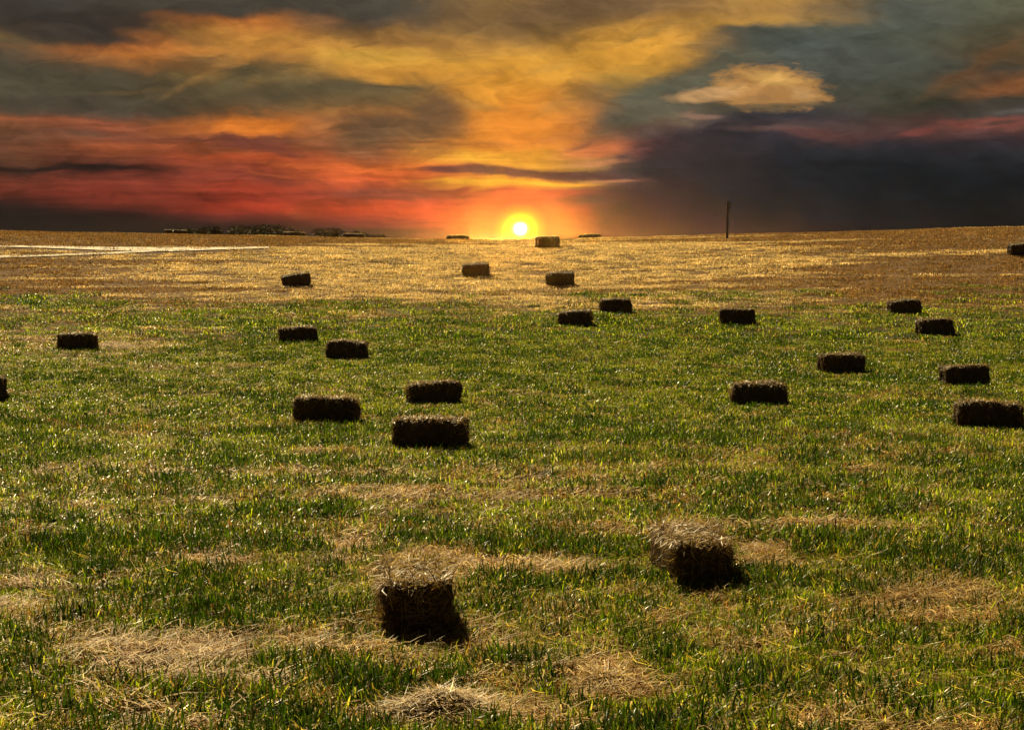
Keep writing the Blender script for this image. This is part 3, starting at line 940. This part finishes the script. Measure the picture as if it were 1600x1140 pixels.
# ------------------------------------------------------------------ heap of raked hay at the bottom edge
def hay_heap(px, py, rx, ry, hh, label, seed):
    x, y, z = ground_at(px, py)
    rs = np.random.default_rng(seed)
    nr_, na_ = 9, 28
    vs = [(0, 0, hh)]
    for i in range(1, nr_ + 1):
        t = i / nr_
        for k in range(na_):
            a = 2 * math.pi * k / na_
            w = 1 + .16 * math.sin(3 * a + 1) + .08 * math.sin(7 * a)
            xx, yy = rx * t * w * math.cos(a), ry * t * w * math.sin(a)
            zz = float(height(x + xx, y + yy)) - z
            vs.append((xx, yy, zz + hh * (math.cos(t * math.pi) * .5 + .5) * (1 + .4 * (fbm(xx * 6, yy * 6, seed, 3) - .5)) - .01))
    fs = [(0, 1 + k, 1 + (k + 1) % na_) for k in range(na_)]
    for i in range(1, nr_):
        for k in range(na_):
            a, b = 1 + (i - 1) * na_ + k, 1 + (i - 1) * na_ + (k + 1) % na_
            fs.append((a, a + na_, b + na_, b))
    o = mesh_obj('hay_heap', vs, fs, M_HAY, smooth=True)
    o.location = (x, y, z)
    tag(o, label, 'hay heap')
    n = 2600
    v, f, c = blades(n, 1.0, .15, .006, .3, STRAW + HAYC, .3, lie=True)
    v = v.reshape(n, 7, 3); base = v[:, 0].copy()
    tgt = base.copy(); tgt[:, 0] *= rx; tgt[:, 1] *= ry
    tt = np.minimum(np.hypot(base[:, 0], base[:, 1]), 1)
    tgt[:, 2] = height(x + tgt[:, 0], y + tgt[:, 1]) - z + hh * (np.cos(tt * math.pi) * .5 + .5) + RNG.random(n) * .015
    v = v - base[:, None] + tgt[:, None]
    s = mesh_obj('loose_hay', v.reshape(-1, 3), f, M_HAYST, o, cols=c)
    s['kind'] = 'stuff'
    return o


hay_heap(690, 1124, .46, .36, .15, 'low heap of raked pale hay at the bottom edge below the nearest bale', 61)
hay_heap(948, 1072, .17, .30, .05, 'small flat heap of pale hay on the grass right of the bottom heap', 67)

# ------------------------------------------------------------------ post on the crest
x, y, z = ground_at(1136, 373.5)
post = bpy.data.objects.new('marker_post', None); COL.objects.link(post); post.location = (x, y, z)
tag(post, 'thin dark post standing alone on the crest below the black cloud', 'post')
vs, fs = [], []
K = 10
for i, (h_, r_) in enumerate(((-.1, .05), (.5, .047), (1.0, .044), (1.44, .042), (1.47, .03))):
    for k in range(K):
        a = 2 * math.pi * k / K
        vs.append((r_ * math.cos(a) + .012 * h_, r_ * math.sin(a), h_))
for i in range(4):
    for k in range(K):
        fs.append((i * K + k, i * K + (k + 1) % K, (i + 1) * K + (k + 1) % K, (i + 1) * K + k))
fs.append(tuple(range(4 * K, 5 * K)))
mesh_obj('pole', vs, fs, M_POST, post, smooth=True)
b0, b1 = (.062, -.05, 1.16), (.115, .05, 1.43)
bv = [(X_, Y_, Z_) for Z_ in (b0[2], b1[2]) for (X_, Y_) in ((b0[0], b0[1]), (b1[0], b0[1]), (b1[0], b1[1]), (b0[0], b1[1]))]
mesh_obj('box', bv, [(3, 2, 1, 0), (4, 5, 6, 7), (0, 1, 5, 4), (1, 2, 6, 5), (2, 3, 7, 6), (3, 0, 4, 7)], M_METAL, post)

# ------------------------------------------------------------------ bushes beyond the crest
LEAF = [(.022, .026, .012), (.03, .034, .014), (.06, .052, .02), (.018, .02, .01)]


def bush(px, d, top_row, wid, label, seed):
    rs = np.random.default_rng(seed)
    x, y = (px - 800) / F * d, d
    z = float(height(x, y))
    top = CAM_H + (YH - top_row) / F * d
    H = top - z
    o = bpy.data.objects.new('bush', None); COL.objects.link(o); o.location = (x, y, z)
    tag(o, label, 'bush', 'bushes beyond the crest')
    # stems
    vs, fs = [], []
    for s in range(5):
        a = rs.random() * 6.28; r0 = .12; lean = .25 * rs.random() * wid
        b = len(vs)
        for i in range(4):
            t = i / 3; rr2 = .06 * (1 - .7 * t)
            cx_, cy_ = math.cos(a) * (r0 + lean * t), math.sin(a) * (r0 + lean * t)
            for k in range(5):
                q_ = 2 * math.pi * k / 5
                vs.append((cx_ + rr2 * math.cos(q_), cy_ + rr2 * math.sin(q_), -.1 + H * .75 * t))
        for i in range(3):
            for k in range(5):
                fs.append((b + i * 5 + k, b + i * 5 + (k + 1) % 5, b + (i + 1) * 5 + (k + 1) % 5, b + (i + 1) * 5 + k))
    mesh_obj('trunk', vs, fs, M_BARK, o, smooth=True)
    # leaf clumps through an uneven crown
    lobes = [(rs.normal(0, wid * .28), rs.normal(0, wid * .25), H * (.35 + .5 * rs.random()), wid * (.16 + .16 * rs.random())) for _ in range(13)]
    n = 6000
    li_ = rs.integers(0, len(lobes), n); lb = np.array(lobes)[li_]
    dv_ = rs.normal(0, 1, (n, 3)); dv_ /= np.linalg.norm(dv_, axis=1, keepdims=True)
    p = lb[:, :3] + dv_ * (lb[:, 3] * (rs.random(n) ** .4))[:, None]
    p[:, 2] = np.clip(p[:, 2], .05, H * 1.02)
    s1 = rs.normal(0, 1, (n, 3)); s1 /= np.linalg.norm(s1, axis=1, keepdims=True)
    s2 = np.cross(s1, rs.normal(0, 1, (n, 3))); s2 /= np.linalg.norm(s2, axis=1, keepdims=True)
    sz = (.035 + .04 * rs.random(n))[:, None]
    V_ = np.stack([p - s1 * sz * 1.4, p + s2 * sz * .7, p + s1 * sz * 1.4, p - s2 * sz * .7], 1).reshape(-1, 3)
    Fc = np.arange(n * 4).reshape(n, 4)
    pal = np.array(LEAF); C = np.repeat(pal[rs.integers(0, len(pal), n)], 4, 0)
    mesh_obj('crown', V_, Fc, M_LEAF, o, cols=C)
    return o


M_LEAF = blade_material('leaf', 0.12, 0.7, 0.1, tint_attr=False)
BUSH = [
 (262, 104, 364, 1.7, 'lowest dark bush at the left end of the row beyond the crest'),
 (300, 110, 359, 2.2, 'dark bush second from the left end of the row beyond the crest'),
 (342, 106, 356, 2.3, 'dark bush third from the left end of the row beyond the crest'),
 (384, 112, 354, 2.5, 'tall dark bush just left of the tallest one beyond the crest'),
 (424, 108, 353, 2.5, 'tallest dark bush in the middle of the row beyond the crest'),
 (466, 113, 356, 2.4, 'dark bush right behind the pale rimmed bale on the crest'),
 (508, 109, 359, 2.3, 'dark bush third from the right end of the row beyond the crest'),
 (548, 114, 363, 2.1, 'low dark bush second from the right end of the row beyond the crest'),
 (586, 111, 368, 1.8, 'lowest dark bush at the right end of the row beyond the crest'),
]
for i, b in enumerate(BUSH):
    bush(*b, 700 + i)

# ------------------------------------------------------------------ haze
M_HAZE, n_, l_ = new_mat('haze_air')
pv = n_.new('ShaderNodeVolumePrincipled')
pv.inputs['Color'].default_value = (0.97, 0.93, 0.86, 1)
pv.inputs['Density'].default_value = 0.0002
pv.inputs['Anisotropy'].default_value = 0.96
o_ = n_.new('ShaderNodeOutputMaterial'); l_.new(pv.outputs[0], o_.inputs['Volume'])
h0, h1, hz0, hz1 = -4600.0, 4600.0, -8.0, 5.2
hv = [(h0, h0, hz0), (h1, h0, hz0), (h1, h1, hz0), (h0, h1, hz0), (h0, h0, hz1), (h1, h0, hz1), (h1, h1, hz1), (h0, h1, hz1)]
hf_ = [(3, 2, 1, 0), (4, 5, 6, 7), (0, 1, 5, 4), (1, 2, 6, 5), (2, 3, 7, 6), (3, 0, 4, 7)]
haze = mesh_obj('haze', hv, hf_, M_HAZE)
tag(haze, 'thin golden evening haze lying over the whole field', None, None, 'stuff')
